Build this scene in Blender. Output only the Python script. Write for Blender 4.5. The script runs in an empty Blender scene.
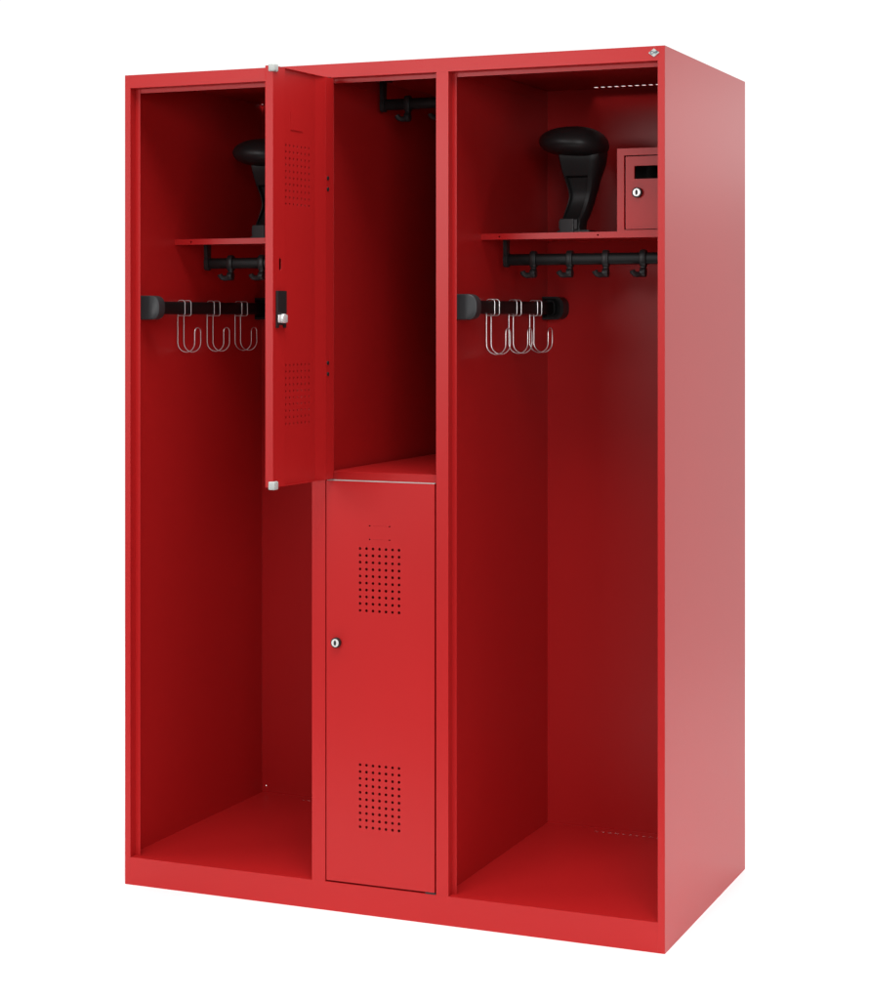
import bpy, bmesh, math
from mathutils import Vector, Matrix

scene = bpy.context.scene
COL = scene.collection

# ------------------------------------------------------------------ dimensions (metres)
W, D, H = 1.244, 0.6533, 1.80
FASCIA = 1.771          # lower edge of the top fascia
PLINTH = 0.061          # top of the bottom rail / floor of the bays
BACK = 0.648            # inner face of the back sheet
XL, XR = 0.0015, 0.7675  # inner wall faces of the left and right bay
SHELF_Z, SHELF_Y = 1.443, 0.217


# ------------------------------------------------------------------ materials
def node_mat(name, base, rough, metallic=0.0, spec=0.5, bump=0.0, bump_scale=900.0, mottling=0.0, coat=0.0):
    m = bpy.data.materials.new(name)
    m.use_nodes = True
    nt = m.node_tree
    p = nt.nodes['Principled BSDF']
    p.inputs['Base Color'].default_value = (*base, 1)
    p.inputs['Roughness'].default_value = rough
    p.inputs['Metallic'].default_value = metallic
    p.inputs['Specular IOR Level'].default_value = spec
    p.inputs['Coat Weight'].default_value = coat
    tc = nt.nodes.new('ShaderNodeTexCoord')
    if mottling:
        n = nt.nodes.new('ShaderNodeTexNoise')
        n.inputs['Scale'].default_value = 3.0
        n.inputs['Detail'].default_value = 5.0
        r = nt.nodes.new('ShaderNodeValToRGB')
        r.color_ramp.elements[0].position = 0.3
        r.color_ramp.elements[1].position = 0.7
        r.color_ramp.elements[0].color = (*[c * (1 - mottling) for c in base], 1)
        r.color_ramp.elements[1].color = (*[c * (1 + mottling) for c in base], 1)
        nt.links.new(tc.outputs['Object'], n.inputs['Vector'])
        nt.links.new(n.outputs['Fac'], r.inputs['Fac'])
        nt.links.new(r.outputs['Color'], p.inputs['Base Color'])
    if bump:
        n = nt.nodes.new('ShaderNodeTexNoise')
        n.inputs['Scale'].default_value = bump_scale
        n.inputs['Detail'].default_value = 2.0
        b = nt.nodes.new('ShaderNodeBump')
        b.inputs['Strength'].default_value = bump
        b.inputs['Distance'].default_value = 0.0004
        nt.links.new(tc.outputs['Object'], n.inputs['Vector'])
        nt.links.new(n.outputs['Fac'], b.inputs['Height'])
        nt.links.new(b.outputs['Normal'], p.inputs['Normal'])
    return m


RED = node_mat('red_powder_coat', (0.432, 0.0118, 0.0123), 0.36, spec=0.28, bump=0.05, mottling=0.015)
BLACK = node_mat('black_plastic', (0.015, 0.015, 0.0154), 0.42, spec=0.30, bump=0.12, bump_scale=1200, mottling=0.05)
TUBE = node_mat('black_coated_tube', (0.007, 0.007, 0.0072), 0.45, spec=0.22, bump=0.06, mottling=0.05)
GREY = node_mat('dark_grey_plastic', (0.030, 0.031, 0.033), 0.45, spec=0.4, bump=0.1, bump_scale=1200, mottling=0.05)
CHROME = node_mat('chromed_wire', (0.66, 0.65, 0.64), 0.36, metallic=0.8, mottling=0.03)
NICKEL = node_mat('nickel_lock_face', (0.78, 0.78, 0.77), 0.40, metallic=0.45, mottling=0.03)
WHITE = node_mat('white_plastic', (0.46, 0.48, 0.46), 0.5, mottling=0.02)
PRINT = node_mat('dark_badge_print', (0.03, 0.07, 0.09), 0.5, mottling=0.1)
FLOOR = node_mat('white_studio_floor', (0.97, 0.97, 0.97), 0.75, spec=0.2, bump=0.03, bump_scale=60, mottling=0.004)


# ------------------------------------------------------------------ helpers
def link(o, parent=None):
    COL.objects.link(o)
    if parent is not None:
        o.parent = parent
    return o


def empty(name, loc=(0, 0, 0), parent=None):
    o = bpy.data.objects.new(name, None)
    o.empty_display_size = 0.05
    o.location = loc
    return link(o, parent)


def tag(o, label, cat, group=None):
    o['label'] = label
    o['category'] = cat
    if group:
        o['group'] = group
    return o


def obj(name, bm, mat, parent=None, loc=(0, 0, 0), smooth=False, origin=None):
    """link a bmesh as one mesh object; origin re-centres the mesh about a point"""
    if origin is not None:
        bmesh.ops.translate(bm, verts=bm.verts, vec=-Vector(origin))
        loc = Vector(origin)
    bmesh.ops.recalc_face_normals(bm, faces=bm.faces)
    me = bpy.data.meshes.new(name)
    bm.to_mesh(me)
    bm.free()
    me.materials.append(mat)
    if smooth:
        for p in me.polygons:
            p.use_smooth = True
        try:
            me.set_sharp_from_angle(angle=math.radians(38))
        except Exception:
            pass
    o = bpy.data.objects.new(name, me)
    o.location = loc
    return link(o, parent)


def add_box(bm, x0, x1, y0, y1, z0, z1, bev=0.0, seg=2):
    r = bmesh.ops.create_cube(bm, size=1)
    vs = r['verts']
    for v in vs:
        v.co = Vector(((x0 + x1) / 2 + v.co.x * (x1 - x0), (y0 + y1) / 2 + v.co.y * (y1 - y0), (z0 + z1) / 2 + v.co.z * (z1 - z0)))
    if bev:
        es = list({e for v in vs for e in v.link_edges})
        bmesh.ops.bevel(bm, geom=es, offset=bev, segments=seg, profile=0.5, affect='EDGES')


def add_prism(bm, pts, axis, a0, a1, bev=0.0, seg=2, only=None):
    """closed outline pts in the two other axes, swept along axis from a0 to a1"""
    def co(p, a):
        if axis == 'z':
            return (p[0], p[1], a)
        if axis == 'x':
            return (a, p[0], p[1])
        return (p[0], a, p[1])
    v0 = [bm.verts.new(co(p, a0)) for p in pts]
    v1 = [bm.verts.new(co(p, a1)) for p in pts]
    n = len(pts)
    bm.faces.new(v0)
    bm.faces.new(list(reversed(v1)))
    longs = []
    for i in range(n):
        f = bm.faces.new((v0[i], v1[i], v1[(i + 1) % n], v0[(i + 1) % n]))
        longs.append(f)
    if bev:
        es = [e for e in bm.edges if (e.verts[0] in v0 and e.verts[1] in v1) or (e.verts[1] in v0 and e.verts[0] in v1)]
        if only:
            es = [e for e in es if only(e.verts[0].co)]
        bmesh.ops.bevel(bm, geom=es, offset=bev, segments=seg, profile=0.5, affect='EDGES', clamp_overlap=True)


def add_cyl(bm, c, axis, r, l, n=32, bev=0.0):
    """cylinder centred at c along axis, length l"""
    r_ = bmesh.ops.create_cone(bm, cap_ends=True, segments=n, radius1=r, radius2=r, depth=l)
    vs = r_['verts']
    if bev:
        es = [e for e in {e for v in vs for e in v.link_edges} if abs(e.verts[0].co.z - e.verts[1].co.z) < 1e-6]
        rb = bmesh.ops.bevel(bm, geom=es, offset=bev, segments=2, profile=0.5, affect='EDGES')
        vs = list({v for v in vs if v.is_valid} | set(rb['verts']))
    rot = {'z': Matrix.Identity(3), 'x': Matrix.Rotation(math.pi / 2, 3, 'Y'), 'y': Matrix.Rotation(-math.pi / 2, 3, 'X')}[axis]
    for v in vs:
        v.co = rot @ v.co + Vector(c)


def add_tube(bm, pts, r, n=10, closed=False, caps=True):
    """round tube along a polyline (parallel transport frame)"""
    pts = [Vector(p) for p in pts]
    m = len(pts)
    tang = []
    for i in range(m):
        a = pts[(i - 1) % m] if (closed or i > 0) else pts[i]
        b = pts[(i + 1) % m] if (closed or i < m - 1) else pts[i]
        tang.append((b - a).normalized())
    nrm = tang[0].orthogonal().normalized()
    rings = []
    for i in range(m):
        if i:
            q = tang[i - 1].rotation_difference(tang[i])
            nrm = (q @ nrm).normalized()
        bn = tang[i].cross(nrm)
        rings.append([bm.verts.new(pts[i] + (nrm * math.cos(2 * math.pi * k / n) + bn * math.sin(2 * math.pi * k / n)) * r) for k in range(n)])
    for i in range(m if closed else m - 1):
        A, B = rings[i], rings[(i + 1) % m]
        for k in range(n):
            bm.faces.new((A[k], A[(k + 1) % n], B[(k + 1) % n], B[k]))
    if caps and not closed:
        bm.faces.new(rings[0])
        bm.faces.new(list(reversed(rings[-1])))


def add_loft(bm, secs):
    rings = [[bm.verts.new(p) for p in s] for s in secs]
    n = len(rings[0])
    for a, b in zip(rings[:-1], rings[1:]):
        for k in range(n):
            bm.faces.new((a[k], a[(k + 1) % n], b[(k + 1) % n], b[k]))
    bm.faces.new(rings[0])
    bm.faces.new(list(reversed(rings[-1])))


def oval(w, h, n=40, p=2.6):
    """superellipse outline"""
    out = []
    for k in range(n):
        t = 2 * math.pi * k / n
        c, s = math.cos(t), math.sin(t)
        out.append((math.copysign(abs(c) ** (2 / p), c) * w / 2, math.copysign(abs(s) ** (2 / p), s) * h / 2))
    return out


def arc(c, r, a0, a1, n):
    return [(c[0] + r * math.cos(math.radians(a0 + (a1 - a0) * i / n)), c[1] + r * math.sin(math.radians(a0 + (a1 - a0) * i / n))) for i in range(n + 1)]


def round_rect(u0, v0, u1, v1, r, n=4):
    if r <= 0:
        return [(u0, v0), (u1, v0), (u1, v1), (u0, v1)]
    return (arc((u1 - r, v0 + r), r, -90, 0, n) + arc((u1 - r, v1 - r), r, 0, 90, n) +
            arc((u0 + r, v1 - r), r, 90, 180, n) + arc((u0 + r, v0 + r), r, 180, 270, n))


def circ(u, v, r, n=14):
    return [(u + r * math.cos(2 * math.pi * k / n), v + r * math.sin(2 * math.pi * k / n)) for k in range(n)]


def sheet_bm(outline, holes, thick, mapping):
    """flat sheet with real holes (2D filled curve turned to mesh); mapping(u, v, w) -> xyz, w from 0 to thick"""
    cu = bpy.data.curves.new('sheet_curve', 'CURVE')
    cu.dimensions = '2D'
    cu.fill_mode = 'BOTH'
    cu.extrude = thick / 2
    for pts in [outline] + list(holes):
        s = cu.splines.new('POLY')
        s.points.add(len(pts) - 1)
        for q, (u, v) in zip(s.points, pts):
            q.co = (u, v, 0, 1)
        s.use_cyclic_u = True
    tmp = bpy.data.objects.new('sheet_tmp', cu)
    COL.objects.link(tmp)
    dg = bpy.context.evaluated_depsgraph_get()
    dg.update()
    me = bpy.data.meshes.new_from_object(tmp.evaluated_get(dg))
    bm = bmesh.new()
    bm.from_mesh(me)
    bpy.data.objects.remove(tmp)
    bpy.data.curves.remove(cu)
    bpy.data.meshes.remove(me)
    bmesh.ops.remove_doubles(bm, verts=bm.verts, dist=1e-6)
    for v in bm.verts:
        v.co = Vector(mapping(v.co.x, v.co.y, v.co.z + thick / 2))
    return bm


def merge(dst, src):
    me = bpy.data.meshes.new('tmp')
    src.to_mesh(me)
    src.free()
    dst.from_mesh(me)
    bpy.data.meshes.remove(me)
    return dst


# ------------------------------------------------------------------ the surface
bm = bmesh.new()
add_box(bm, -3.5, 2.5, -1.0, 3.2, -0.02, 0.0)
fl = obj('studio_floor', bm, FLOOR)
fl['kind'] = 'structure'

# ------------------------------------------------------------------ the locker
root = empty('locker')
tag(root, 'tall red steel wardrobe locker with two open bays beside a narrow two-door column', 'locker')

# side panels: one folded sheet each, with the front stile and door rest
prof = [(0, 0), (.0145, 0), (.0145, .022), (.0265, .022), (.0265, .0235), (.0015, .0235), (.0015, D), (0, D)]
for mirror in (False, True):
    bm = bmesh.new()
    pts = [((W - (min(x, .0160) if y > .02 and x > .0145 else x)) if mirror else x, y) for x, y in prof]
    add_prism(bm, pts, 'z', 0, H, bev=.0012, only=lambda c: c.y < .001 and (c.x < .001 or c.x > W - .001))
    obj('side_panel', bm, RED, root)

# partitions between the bays: front stile, two door rests, one thin wall
for xs0, xs1, wall in ((.4649, .4965, .4795), (.7527, .7800, .7645)):
    bm = bmesh.new()
    a, b, t = .022, .0235, .003
    pts = [(xs0, 0), (xs1, 0), (xs1, a), (xs1 + .0095, a), (xs1 + .0095, b), (wall + t, b), (wall + t, BACK), (wall, BACK),
           (wall, b), (xs0 - .0095, b), (xs0 - .0095, a), (xs0, a)]
    add_prism(bm, pts, 'z', PLINTH + .0001, FASCIA - .0001)
    # thin wall continues up behind the fascia
    add_box(bm, wall, wall + t, .0257, BACK, FASCIA + .0002, H - .0018)
    obj('partition', bm, RED, root)

# top: fascia with its return, and the roof sheet with the vent slots
bm = bmesh.new()
add_prism(bm, [(0, FASCIA), (.0240, FASCIA), (.0240, 1.7615), (.0255, 1.7615), (.0255, H), (0, H)], 'x', .0146, W - .0146)
slots = []
for xw in (XL, XR):
    for k in range(14):
        x = xw + .125 + k * .0166
        slots.append(round_rect(x, .6130, x + .0098, .6288, .001, 2))
slots.append(round_rect(.003, .636, .010, .645, .001, 2))
top = sheet_bm([(.0016, .0256), (W - .0016, .0256), (W - .0016, BACK), (.0016, BACK)], slots, .0007, lambda u, v, w: (u, v, H - .0008 + w))
merge(bm, top)
obj('top_panel', bm, RED, root)

# bottom: plinth rail and floor sheet
bm = bmesh.new()
add_prism(bm, [(0, 0), (.022, 0), (.022, PLINTH), (0, PLINTH)], 'x', .0146, W - .0146)
slots = []
for xw in (XL, XR):
    for k in range(14):
        x = xw + .127 + k * .0166
        slots.append(round_rect(x, .612, x + .0108, .6177, .001, 2))
bot = sheet_bm([(.0268, .0222), (W - .0268, .0222), (W - .0016, .0240), (W - .0016, BACK), (.0016, BACK), (.0016, .0240)], slots, .0015,
               lambda u, v, w: (u, v, PLINTH - .0017 + w))
merge(bm, bot)
obj('bottom_panel', bm, RED, root)

# back sheet with two tiny screw holes
bk = sheet_bm([(.0017, .0594), (W - .0017, .0594), (W - .0017, H - .0001), (.0017, H - .0001)], [circ(.0128, .078, .0016, 10)], .0015,
              lambda u, v, w: (u, BACK + w, v))
obj('back_panel', bk, RED, root)

# floor of the upper middle compartment, with its front rail
bm = bmesh.new()
add_prism(bm, [(.022, .9), (.0235, .9), (.0235, .9310), (BACK, .9310), (BACK, .9325), (.022, .9325)], 'x', .4971, .7521, bev=.0004)
obj('compartment_floor', bm, RED, root)


# shelves of the two open bays: folded tray, holes in the front lip
def shelf(x0, x1, hole_x):
    bm = sheet_bm([(x0, 1.4300), (x1, 1.4300), (x1, SHELF_Z), (x0, SHELF_Z)], [circ(h, 1.4362, .0022, 12) for h in hole_x], .0015,
                  lambda u, v, w: (u, SHELF_Y + w, v))
    add_box(bm, x0, x1, SHELF_Y + .0016, BACK - .0005, SHELF_Z - .0016, SHELF_Z - .0001)
    add_box(bm, x0, x1, SHELF_Y + .0016, SHELF_Y + .0130, 1.4300, 1.4314)
    return obj('shelf', bm, RED, root, origin=((x0 + x1) / 2, SHELF_Y, SHELF_Z))


shelf(.0017, .4793, (.0442, .2395, .4352))
shelf(.7677, W - .0017, (.8098, 1.0337, 1.2000))

# maker's badge on the fascia: white rhombus with dark lettering
bc = (1.2218, 1.7865)
bm = bmesh.new()
add_prism(bm, [(bc[0] - .0112, bc[1]), (bc[0], bc[1] - .0084), (bc[0] + .0112, bc[1]), (bc[0], bc[1] + .0084)], 'y', -.0013, -.0001)
badge = obj('badge', bm, WHITE, root)
tcu = bpy.data.curves.new('badge_text', 'FONT')
tcu.body = 'C+P'
tcu.size = .0088
tcu.align_x = 'CENTER'
tcu.align_y = 'CENTER'
tcu.extrude = .0001
tcu.offset = .00035
tmp = bpy.data.objects.new('badge_tmp', tcu)
COL.objects.link(tmp)
dg = bpy.context.evaluated_depsgraph_get()
me = bpy.data.meshes.new_from_object(tmp.evaluated_get(dg))
bpy.data.objects.remove(tmp)
for v in me.vertices:
    x, y, z = v.co
    v.co = (bc[0] + x, -.00142 - z, bc[1] + y)
me.materials.clear()
me.materials.append(PRINT)
lt = bpy.data.objects.new('lettering', me)
link(lt, badge)


# ------------------------------------------------------------------ doors
def lock_on(door, x, z, side=-1, y=0.0):
    """cylinder lock: black collar, nickel face and key slot; side -1 looks to -y"""
    bm = bmesh.new()
    add_cyl(bm, (x, y + side * .0042, z), 'y', .0108, .0084, 32, .0008)
    lk = obj('lock', bm, BLACK, door)
    bm = bmesh.new()
    add_cyl(bm, (x, y + side * .0090, z), 'y', .0084, .0020, 32, .0005)
    obj('lock_face', bm, NICKEL, lk)
    bm = bmesh.new()
    add_prism(bm, [(x + a, z + b) for a, b in oval(.0054, .0112, 20, 2)], 'y', y + side * .01005, y + side * .01035)
    obj('key_slot', bm, BLACK, lk)
    return lk


def make_door(name, loc, w, h, angle, lock_side, inner):
    d = empty(name, loc, root)
    d.rotation_euler = (0, 0, math.radians(angle))
    holes = []
    for v_hi in (.7085, .2515):
        for i in range(7):
            for j in range(10):
                holes.append(circ(.0788 + i * .01502, v_hi - j * .01455, .0030, 12))
    for u in (.1014, .1471):
        for v in (.7570, .7285):
            holes.append(circ(u, v, .0018, 8))
    if not inner:   # label-holder slits
        for v in (.7570, .7285):
            holes.append(round_rect(.108, v - .00012, .1405, v + .00012, 0))
    t = .018
    bm = sheet_bm(round_rect(0, 0, w, h, .0008, 2), holes, .0012, lambda u, v, q: (u, q, v))
    obj('door_sheet', bm, RED, d)
    bm = bmesh.new()
    # folded edges
    add_box(bm, 0, .0012, .00125, t, 0, h)
    add_box(bm, w - .0012, w, .00125, t, 0, h)
    add_box(bm, .0013, w - .0013, .00125, t - .0002, h - .0012, h)
    add_box(bm, .0013, w - .0013, .00125, t - .0002, 0, .0012)
    obj('folded_edge', bm, RED, d)
    # returned flanges along hinge and free edge, with the round fixing holes
    fl_holes = [circ(.0249, v, .0044, 12) for v in (.6368, .6136, .2464, .2231)]
    slot = [round_rect(.2175, .4385, .2255, .4625, .0039, 5)]
    for (u0, u1, hh) in (((.0013, .0340, fl_holes), (.2020, w - .0013, slot)) if inner else ((.0013, .0340, []), (.2020, w - .0013, []))):
        bm = sheet_bm([(u0, .0013), (u1, .0013), (u1, h - .0013), (u0, h - .0013)], hh, .0012, lambda u, v, q: (u, t - .0012 + q, v))
        # sloped inner lip of the flange, down to the inner skin
        if u0 < .1:
            add_prism(bm, [(u1 + .0001, t), (u1 + .0001, t - .0012), (.0680, .0118), (.0720, .0130)], 'z', .0013, h - .0013)
        else:
            add_prism(bm, [(u0 - .0001, t), (u0 - .0001, t - .0012), (u0 - .0050, .0118), (u0 - .0062, .0130)], 'z', .0013, h - .0013)
        obj('return_flange', bm, RED, d)
    if inner:
        for v in (.6368, .6136, .2464, .2231):
            bm = bmesh.new()
            add_cyl(bm, (.0249, t - .0002, v), 'y', .0042, .0036, 16, .0005)
            obj('fixing_screw', bm, BLACK, d)
        bm = bmesh.new()
        add_box(bm, .1240, .1718, .0129, .0142, .7265, .7635)
        obj('label_holder', bm, RED, d)
    if inner:   # inner skin with its own two fields of holes
        hh = []
        for v_hi in (.6942, .2453):
            for i in range(7):
                for j in range(10):
                    hh.append(circ(.0962 + i * .0156, v_hi - j * .0133, .0024, 12))
        bm = sheet_bm([(.0660, .0014), (w - .0440, .0014), (w - .0440, h - .0014), (.0660, h - .0014)], hh, .0008, lambda u, v, q: (u, .0120 + q, v))
        obj('inner_skin', bm, RED, d)
    lz = .3405 if inner else .5065
    lx = .2222 if inner else .0247
    lock_on(d, lx, lz)
    if inner:
        # latch case on the inside: black housing, bright cam, two small feet below
        bm = bmesh.new()
        add_box(bm, .2035, .2395, t + .0001, t + .0052, lz + .0100, lz + .0560, .0006)
        add_box(bm, .2035, .2395, t + .0001, t + .0042, lz - .0130, lz + .0098, .0004)
        add_box(bm, .2035, .2110, t + .0001, t + .0042, lz - .0190, lz - .0128, .0004)
        add_box(bm, .2320, .2395, t + .0001, t + .0042, lz - .0190, lz - .0128, .0004)
        case = obj('latch_case', bm, BLACK, d)
        bm = bmesh.new()
        add_cyl(bm, (.2215, t + .0080, lz), 'y', .0095, .0080, 24, .001)
        add_box(bm, .2040, .2390, t + .0045, t + .0080, lz - .0085, lz + .0075, .0015)
        obj('cam', bm, NICKEL, case, smooth=True)
        # white corner buffers at the free edge
        for z0, z1 in ((h - .0125, h + .0035), (-.0045, .0125)):
            bm = bmesh.new()
            add_box(bm, w - .0155, w + .0022, .0075, t + .0045, z0, z1, .0028, 3)
            obj('corner_buffer', bm, WHITE, d, smooth=True)
    return d


upper = make_door('open_door', (.4985, 0, .9185), .2500, .8500, -93.3, 1, True)
upper['label'] = 'open upper door swung out to show its inside'
lower = make_door('closed_door', (.4990, .0004, .0648), .2495, .8495, 0, -1, False)
lower['label'] = 'closed perforated lower door'
# pale strip added as the highlight along the closed door's top edge
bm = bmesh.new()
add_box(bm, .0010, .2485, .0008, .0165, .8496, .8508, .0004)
obj('edge_highlight', bm, WHITE, lower)
# black pivot foot at the hinge corner of the closed door
bm = bmesh.new()
add_box(bm, .2290, .2525, -.0012, .0120, -.0034, -.0004, .0008)
obj('hinge_foot', bm, BLACK, lower)
# black pivot pin above the open door
bm = bmesh.new()
add_cyl(bm, (.0080, .0100, .8512), 'z', .0055, .0022, 16)
obj('hinge_pin', bm, BLACK, upper)


# ------------------------------------------------------------------ hanging rails under shelves and roof (along the width)
def clamp_hook(x, y, z, parent):
    """collar round the oval tube with a thick J hook pointing to the front"""
    bm = bmesh.new()
    outer = oval(.0235, .0385, 32, 2.4)
    secs = []
    for dx, s in ((-.0065, .94), (-.005, 1.0), (.005, 1.0), (.0065, .94)):
        secs.append([(x + dx, y + a * s, z + b * s) for a, b in outer])
    add_loft(bm, secs)
    # neck with its swivel knuckle
    add_box(bm, x - .0050, x + .0050, y - .0060, y + .0070, z - .0300, z - .0150, .0018)
    add_cyl(bm, (x, y - .002, z - .0300), 'x', .0105, .0125, 24, .0015)
    # prong: short arm rising towards the front
    pts = []
    for q, dz in ((0, -.0330), (-.008, -.0345), (-.015, -.0350), (-.0205, -.0335), (-.0245, -.0295), (-.0260, -.0260)):
        pts.append((x + q * .75, y - .002 + q * .66, z + dz))
    add_tube(bm, pts, .0062, 12)
    return obj('clamp_hook', bm, BLACK, parent, smooth=True, origin=(x, y, z))


def cross_rail(x0, x1, y, z, z_fix, hooks):
    bm = bmesh.new()
    secs = [[(x, y + a, z + b) for a, b in oval(.0150, .0255, 36, 2.5)] for x in (x0 + .004, x1 - .004)]
    add_loft(bm, secs)
    r = obj('coat_rail', bm, TUBE, root, smooth=True, origin=(x0, y, z))

    def put(o):
        o.parent = r
        o.location = o.location - r.location
    for x, s in ((x0, 1), (x1, -1)):
        bm = bmesh.new()
        # flat hanger: socket round the tube end, arm and screw tab
        out = [(y + a, z + b) for a, b in oval(.0215, .0330, 28, 2.6)]
        add_prism(bm, out, 'x', x - .0045, x + .0060)
        add_prism(bm, [(y - .0085, z + .010), (y + .0085, z + .010), (y + .0110, z_fix - .0005), (y - .0110, z_fix - .0005)], 'x', x - .0045, x + .0042, bev=.001)
        add_box(bm, x - .0045 if s > 0 else x - .018, x + .0180 if s > 0 else x + .0045, y - .0120, y + .0120, z_fix - .0050, z_fix - .0004, .0010)
        put(obj('rail_bracket', bm, BLACK, None, smooth=True, origin=(x, y, z)))
    for hx in hooks:
        put(clamp_hook(hx, y, z, None))
    return r


YR = .29
ZR = 1.3880
cross_rail(.0465, .4420, YR, ZR, SHELF_Z - .0017, (.109, .191, .273, .355))
cross_rail(.7985, 1.2200, YR, ZR, SHELF_Z - .0017, (.8625, .9465, 1.0285, 1.1125, 1.1950))
cross_rail(.5005, .7400, YR, 1.7420, H - .0018, (.5615, .6430, .7150))


# ------------------------------------------------------------------ side rails along the bay walls (front to back)
def d_outline(xw, x1, z0, z1, rx):
    """rounded D against the wall x = xw"""
    zc = (z0 + z1) / 2
    hh = (z1 - z0) / 2
    pts = [(xw, z0), ]
    n = 18
    for i in range(n + 1):
        a = math.radians(-90 + 180 * i / n)
        c, s = math.cos(a), math.sin(a)
        pts.append((x1 - rx + rx * abs(c) ** (2 / 2.6), zc + hh * math.copysign(abs(s) ** (2 / 2.6), s)))
    pts.append((xw, z1))
    return pts


def side_rail(xw, y0, y1):
    z = 1.2832
    bm = bmesh.new()
    xc = xw + .0170
    add_loft(bm, [[(xc + a, y, z + b) for a, b in oval(.0150, .0290, 36, 3.0)] for y in (y0 + .006, y1 - .002)])
    r = obj('side_rail', bm, TUBE, root, smooth=True, origin=(xw, y0, z))
    for ya, yb, front in ((y0, y0 + .026, True), (y1 - .040, y1, False)):
        bm = bmesh.new()
        O = d_outline(xw + .0003, xw + .0535, z - .0272, z + .0272, .026)
        m = len(O)

        def shr(k, dx=0.0):
            return [(xw + .0003 + (p[0] - xw) * k, z + (p[1] - z) * k) for p in O]
        if front:
            # solid domed cap, its flat side to the wall
            secs = [[(p[0], ya, p[1]) for p in shr(.93)], [(p[0], ya + .0016, p[1]) for p in shr(.985)],
                    [(p[0], ya + .005, p[1]) for p in shr(1.0)], [(p[0], yb, p[1]) for p in shr(1.0)]]
            add_loft(bm, secs)
            o = obj('rail_bracket', bm, GREY, None, smooth=True, origin=(xw, ya, z))
        else:
            # the same cup seen from its open side: rim, recess, floor
            rings = [[(p[0], yb, p[1]) for p in shr(1.0)], [(p[0], ya, p[1]) for p in shr(1.0)], [(p[0], ya, p[1]) for p in shr(.84)],
                     [(p[0], yb - .006, p[1]) for p in shr(.82)]]
            add_loft(bm, rings)
            add_loft(bm, [[(xc + a, y, z + b) for a, b in oval(.0195, .0330, 28, 3.0)] for y in (yb - .024, yb - .0065)])
            o = obj('rail_bracket', bm, BLACK, None, smooth=True, origin=(xw, ya, z))
        o.parent = r
        o.location = o.location - r.location
    return r


side_rail(XL, .055, BACK - .0005)
side_rail(XR, .055, BACK - .0005)


# ------------------------------------------------------------------ wire hooks hanging on the side rails
def wire_path(y):
    """one leg of the double-wire hook in the plane y; local origin on the rail axis"""
    p = []
    hw, hh = .0090, .0168
    # from below the rail on the room side, over the top, down the wall side, then the J
    p += [(-.0095, -.0178), (.0040, -.0178)]
    p += arc((.0045, -.0128), .0050, -90, 0, 5)
    p += [(.0095, 0)]
    p += arc((.0030, .0110), .0065, 0, 90, 6)
    p += [(-.0035, .0175)]
    p += arc((-.0040, .0120), .0055, 90, 180, 5)
    p += [(-.0095, -.0100)]
    p += [(-.0097, -.0240), (-.0097, -.0700)]
    R = .0225
    p += arc((-.0097 + R, -.0800), R, 180, 360, 16)
    p += [(-.0097 + 2 * R, -.0560)]
    return [(a, y, b) for a, b in p]


def make_wire_hook():
    bm = bmesh.new()
    s = .0140
    A = wire_path(-s)
    B = wire_path(s)
    xt, zt = A[-1][0], A[-1][2]
    # hairpin end joining the two tips
    tip = [(xt, -s * math.cos(math.radians(180 * i / 10)), zt + .010 * math.sin(math.radians(180 * i / 10))) for i in range(1, 10)]
    path = A + tip + list(reversed(B))
    add_tube(bm, path, .00118, 8)
    return obj('wire_hook', bm, CHROME, smooth=True)


proto = make_wire_hook()
grp = 'wire hooks on the side rails'
spots = [
    (XL, .231, 'chrome double-wire hook in the left bay, first of three, nearest the front bracket'),
    (XL, .369, 'chrome double-wire hook in the left bay, middle of the three on the black rail'),
    (XL, .507, 'chrome double-wire hook in the left bay, last of three, next to the open door edge'),
    (XR, .244, 'chrome double-wire hook in the right bay, first of three, nearest the front bracket'),
    (XR, .382, 'chrome double-wire hook in the right bay, middle of the three on the black rail'),
    (XR, .518, 'chrome double-wire hook in the right bay, last of three, nearest the back bracket'),
]
for i, (xw, y, lab) in enumerate(spots):
    o = proto if i == 0 else proto.copy()
    if i:
        COL.objects.link(o)
    o.location = (xw + .0170, y, 1.2832)
    tag(o, lab, 'hook', grp)


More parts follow.
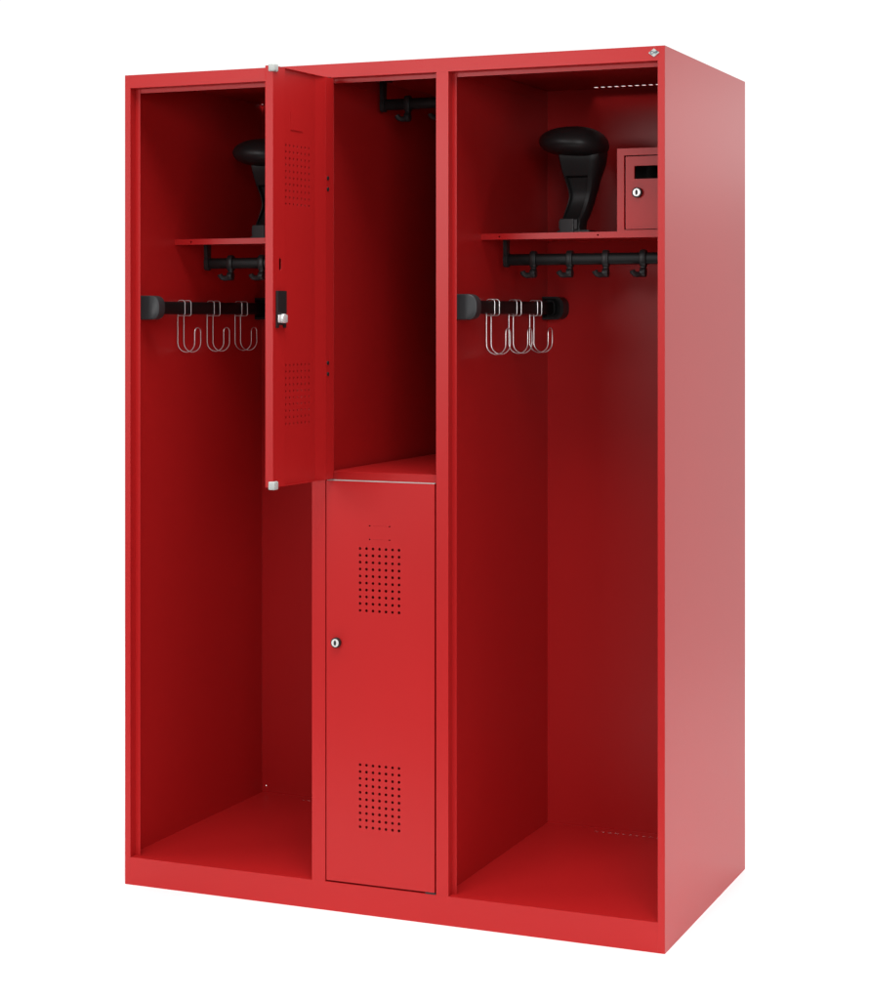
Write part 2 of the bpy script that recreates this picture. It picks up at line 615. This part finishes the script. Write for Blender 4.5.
# ------------------------------------------------------------------ helmet stands on the shelves
def make_stand(label):
    t = empty('helmet_stand')
    tag(t, label, 'helmet stand', 'helmet stands on the shelves')
    # base plate (local z = 0 on the shelf, x = 0 / y = 0 under the head)
    bm = bmesh.new()
    add_prism(bm, [(-.0420, .0002), (.0480, .0002), (.0380, .0125), (-.0330, .0125)], 'y', -.0150, .0620, bev=.0015)
    obj('base_plate', bm, BLACK, t)

    # neck: broad under the head, waisted, ridged channel in front, leaning to the foot
    def sec(z, x0, x1, yf, yb, d, r=.20):
        cx, wx = (x0 + x1) / 2, (x1 - x0)
        pts = []
        q = .16 * wx          # width of the ridges
        y_ = yf
        pts += [(x0, yf + (yb - yf) * .75), (x0, yf + (yb - yf) * .30), (x0 + .02 * wx, yf + .004), (x0 + .05 * wx, yf)]
        pts += [(x0 + .09 * wx, yf), (x0 + .11 * wx, yf + d), (cx - .18 * wx, yf + d * 1.05), (cx + .05 * wx, yf + d * 1.05), (x1 - .27 * wx, yf + d), (x1 - .25 * wx, yf)]
        k = min(1, max(0, (z - .12) / .03))
        pts += [(x1 - (.10 + .06 * k) * wx, yf + .002 * k), (x1 - .05 * wx, yf + .004 + .006 * k), (x1, yf + (yb - yf) * (.30 + .15 * k)), (x1, yf + (yb - yf) * .75),
                (x1 - .10 * wx, yb - .002), (x1 - .25 * wx, yb), (x0 + .25 * wx, yb), (x0 + .10 * wx, yb - .002)]
        return [(a, b, z) for a, b in pts]
    bm = bmesh.new()
    S = [(.0042, -.0270, .0205, -.0090, .0420, .001), (.0200, -.0270, .0195, -.0090, .0410, .001), (.0360, -.0270, .0220, -.0090, .0410, .002),
         (.0420, -.0270, .0260, -.0060, .0420, .005), (.0560, -.0240, .0310, -.0010, .0430, .010), (.0740, -.0180, .0370, .0010, .0440, .012),
         (.0880, -.0150, .0400, .0020, .0450, .013), (.1020, -.0165, .0450, .0000, .0460, .013), (.1160, -.0200, .0490, -.0040, .0460, .013),
         (.1300, -.0240, .0530, -.0080, .0470, .012), (.1340, -.0250, .0545, -.0100, .0480, .0005), (.1480, -.0280, .0600, -.0150, .0490, .0003),
         (.1640, -.0305, .0650, -.0200, .0520, .0003), (.1850, -.0330, .0670, -.0250, .0560, .0003), (.1950, -.0310, .0640, -.0230, .0540, .0003)]
    add_loft(bm, [sec(*s) for s in S])
    obj('neck', bm, BLACK, t, smooth=True)
    # clamp block at the foot, with a step on its right
    bm = bmesh.new()
    add_box(bm, -.0285, .0040, -.0180, -.0098, .0043, .0385, .0015)
    add_box(bm, .0040, .0115, -.0165, -.0098, .0140, .0370, .0012)
    add_box(bm, -.0310, -.0284, -.0160, -.0098, .0160, .0340, .0008)
    obj('foot_clamp', bm, GREY, t)
    # head: egg shaped dome with a flatter underside and a lip
    bm = bmesh.new()
    nu, nv = 56, 28
    ang = math.radians(20)

    def hp(i, j):
        th = 2 * math.pi * i / nu
        ph = -math.pi / 2 + math.pi * j / nv
        s = math.sin(ph)
        c = abs(math.cos(ph)) ** (.80 if s > 0 else .60)
        ct, st = math.cos(th), math.sin(th)
        rx = .0775 if ct < 0 else .0745
        ry = .0840 if st < 0 else .0760
        p = 2.1 if ct < 0 else 2.7
        x = math.copysign(abs(ct) ** (2 / p), ct) * rx * c
        y = math.copysign(abs(st) ** (2 / p), st) * ry * c
        z = s * (.0385 if s > 0 else .0275) - .0060 * (x / .08) * (1 - max(s, 0))
        return (x, y, z)
    rows = []
    for j in range(1, nv):
        rows.append([bm.verts.new(hp(i, j)) for i in range(nu)])
    lo = bm.verts.new(hp(0, 0)); hi = bm.verts.new(hp(0, nv))
    lo.co.x = lo.co.y = hi.co.x = hi.co.y = 0
    for a, b in zip(rows[:-1], rows[1:]):
        for k in range(nu):
            bm.faces.new((a[k], a[(k + 1) % nu], b[(k + 1) % nu], b[k]))
    for k in range(nu):
        bm.faces.new((lo, rows[0][(k + 1) % nu], rows[0][k]))
        bm.faces.new((hi, rows[-1][k], rows[-1][(k + 1) % nu]))
    bmesh.ops.translate(bm, verts=bm.verts, vec=(0, 0, .2050))
    obj('head_form', bm, BLACK, t, smooth=True)
    return t


def copy_tree(o, parent=None):
    c = o.copy()
    COL.objects.link(c)
    c.parent = parent
    for ch in o.children:
        copy_tree(ch, c)
    return c


s1 = make_stand('black mushroom-shaped helmet stand on the right shelf, beside the red lock box')
s1.location = (.9185, .400, SHELF_Z)
bpy.context.view_layer.update()
s2 = copy_tree(s1)
s2['label'] = 'black mushroom-shaped helmet stand on the left shelf, half hidden behind the open door'
s2.location = (.1440, .400, SHELF_Z)

# ------------------------------------------------------------------ small lock box on the right shelf
bx0, bx1, by0, by1, bz0, bz1 = 1.0740, 1.2405, .2250, .5200, SHELF_Z + .0003, 1.6187
t = empty('lock_box', ((bx0 + bx1) / 2, (by0 + by1) / 2, bz0))
tag(t, 'small red steel lock box with a dark slot, standing on the right shelf', 'lock box')


def lb(o):
    o.parent = t
    o.location = Vector(o.location) - t.location
    return o


bm = sheet_bm([(bx0, bz0), (bx1, bz0), (bx1, bz1), (bx0, bz1)], [round_rect(1.0888, bz0 + .0030, bx1 - .0140, 1.6040, 0)], .0100,
              lambda u, v, w: (u, by0 + w, v))
add_box(bm, bx0, bx0 + .0012, by0 + .0101, by1, bz0, bz1)
add_box(bm, bx1 - .0012, bx1, by0 + .0101, by1, bz0, bz1)
add_box(bm, bx0 + .0013, bx1 - .0013, by0 + .0101, by1, bz1 - .0012, bz1)
add_box(bm, bx0 + .0013, bx1 - .0013, by0 + .0101, by1, bz0, bz0 + .0012)
add_box(bm, bx0 + .0013, bx1 - .0013, by1 - .0012, by1 - .0001, bz0 + .0013, bz1 - .0013)
lb(obj('housing', bm, RED))
dx0, dx1, dz0, dz1 = 1.0925, bx1 - .0155, bz0 + .0046, 1.6015
bm = sheet_bm(round_rect(dx0, dz0, dx1, dz1, .0006, 2), [round_rect(1.1113, 1.5537, 1.2030, 1.5815, 0)], .0080, lambda u, v, w: (u, by0 + .0006 + w, v))
dr = lb(obj('box_door', bm, RED))
bm = bmesh.new()
add_box(bm, 1.0765, bx1 - .0020, by0 + .0950, by0 + .0965, 1.4500, 1.6150)  # black sheet added inside so the slot opening reads dark
sf = obj('slot_dark_sheet', bm, BLACK, dr)
lk = lock_on(dr, 1.1195, 1.5246, -1, by0 + .0006)

# ------------------------------------------------------------------ camera (level, shifted lens)
cam = bpy.data.cameras.new('camera')
co = bpy.data.objects.new('camera', cam)
COL.objects.link(co)
cam.sensor_fit = 'HORIZONTAL'
cam.sensor_width = 36
cam.lens = 1963.502 / 870 * 36
cam.shift_x = 0
cam.shift_y = -(500 - 318.048) / 870
cam.clip_start = .05
cam.clip_end = 300
co.location = (2.33678, -3.75995, 1.25992)
co.rotation_euler = (math.pi / 2, 0, .39936)
scene.camera = co

# ------------------------------------------------------------------ light: white studio surround plus softboxes and added fill lamps
world = bpy.data.worlds.new('World')
scene.world = world
world.use_nodes = True
bg = world.node_tree.nodes['Background']
bg.inputs['Color'].default_value = (1, 1, 1, 1)
bg.inputs['Strength'].default_value = 1.0
# surround: white behind the locker, made dimmer behind the camera and brighter overhead to balance the light
wnt = world.node_tree
wtc = wnt.nodes.new('ShaderNodeTexCoord')
wsep = wnt.nodes.new('ShaderNodeSeparateXYZ')


def ramp(socket, a, b, va, vb):
    m = wnt.nodes.new('ShaderNodeMapRange')
    m.interpolation_type = 'SMOOTHSTEP'
    m.inputs['From Min'].default_value = a
    m.inputs['From Max'].default_value = b
    m.inputs['To Min'].default_value = va
    m.inputs['To Max'].default_value = vb
    wnt.links.new(socket, m.inputs['Value'])
    return m.outputs['Result']


wnt.links.new(wtc.outputs['Generated'], wsep.inputs['Vector'])
mul = wnt.nodes.new('ShaderNodeMath')
mul.operation = 'MULTIPLY'
wnt.links.new(ramp(wsep.outputs['Y'], -.15, .45, .10, 1.06), mul.inputs[0])
wnt.links.new(ramp(wsep.outputs['Z'], .22, .85, 1.0, 1.7), mul.inputs[1])
wnt.links.new(mul.outputs[0], bg.inputs['Strength'])


def area(name, loc, target, sx, sy, power):
    l = bpy.data.lights.new(name, 'AREA')
    l.shape = 'RECTANGLE'
    l.size, l.size_y = sx, sy
    l.energy = power
    o = bpy.data.objects.new(name, l)
    COL.objects.link(o)
    o.location = loc
    o.rotation_euler = (Vector(target) - Vector(loc)).to_track_quat('-Z', 'Y').to_euler()
    return o


area('softbox_front', (-.75, -4.2, 1.98), (-.2, 0, 1.6), 1.7, .55, 48)
area('softbox_key', (1.4, -1.8, 5.0), (.7, -.3, .3), 2.6, 2.6, 185)
area('bay_fill', (3.4, -4.6, 1.9), (.6, 0, 1.1), 1.8, 1.6, 85)  # unseen lamp added to brighten the insides of the bays
area('bay_fill_low', (-2.2, -4.4, 1.5), (.9, 0, 1.3), 1.6, 1.4, 30)  # unseen lamp added to lift the right bay's back wall
area('floor_fill_left', (-2.6, -1.0, 4.4), (-.4, .4, 0), 2.2, 2.2, 75)  # unseen lamp added to whiten the floor left of the locker
area('floor_fill_right', (2.5, .1, 4.9), (2.1, .1, 0), 2.0, 2.0, 52)  # added overhead lamp, clears the shade on the floor at the right
area('softbox_side', (2.65, 5.2, 2.15), (1.3, .2, 2.15), 2.0, .55, 4.2)

scene.view_settings.view_transform = 'Standard'
scene.view_settings.look = 'None'
scene.view_settings.exposure = 0
scene.view_settings.gamma = 1
scene.view_settings.use_curve_mapping = False
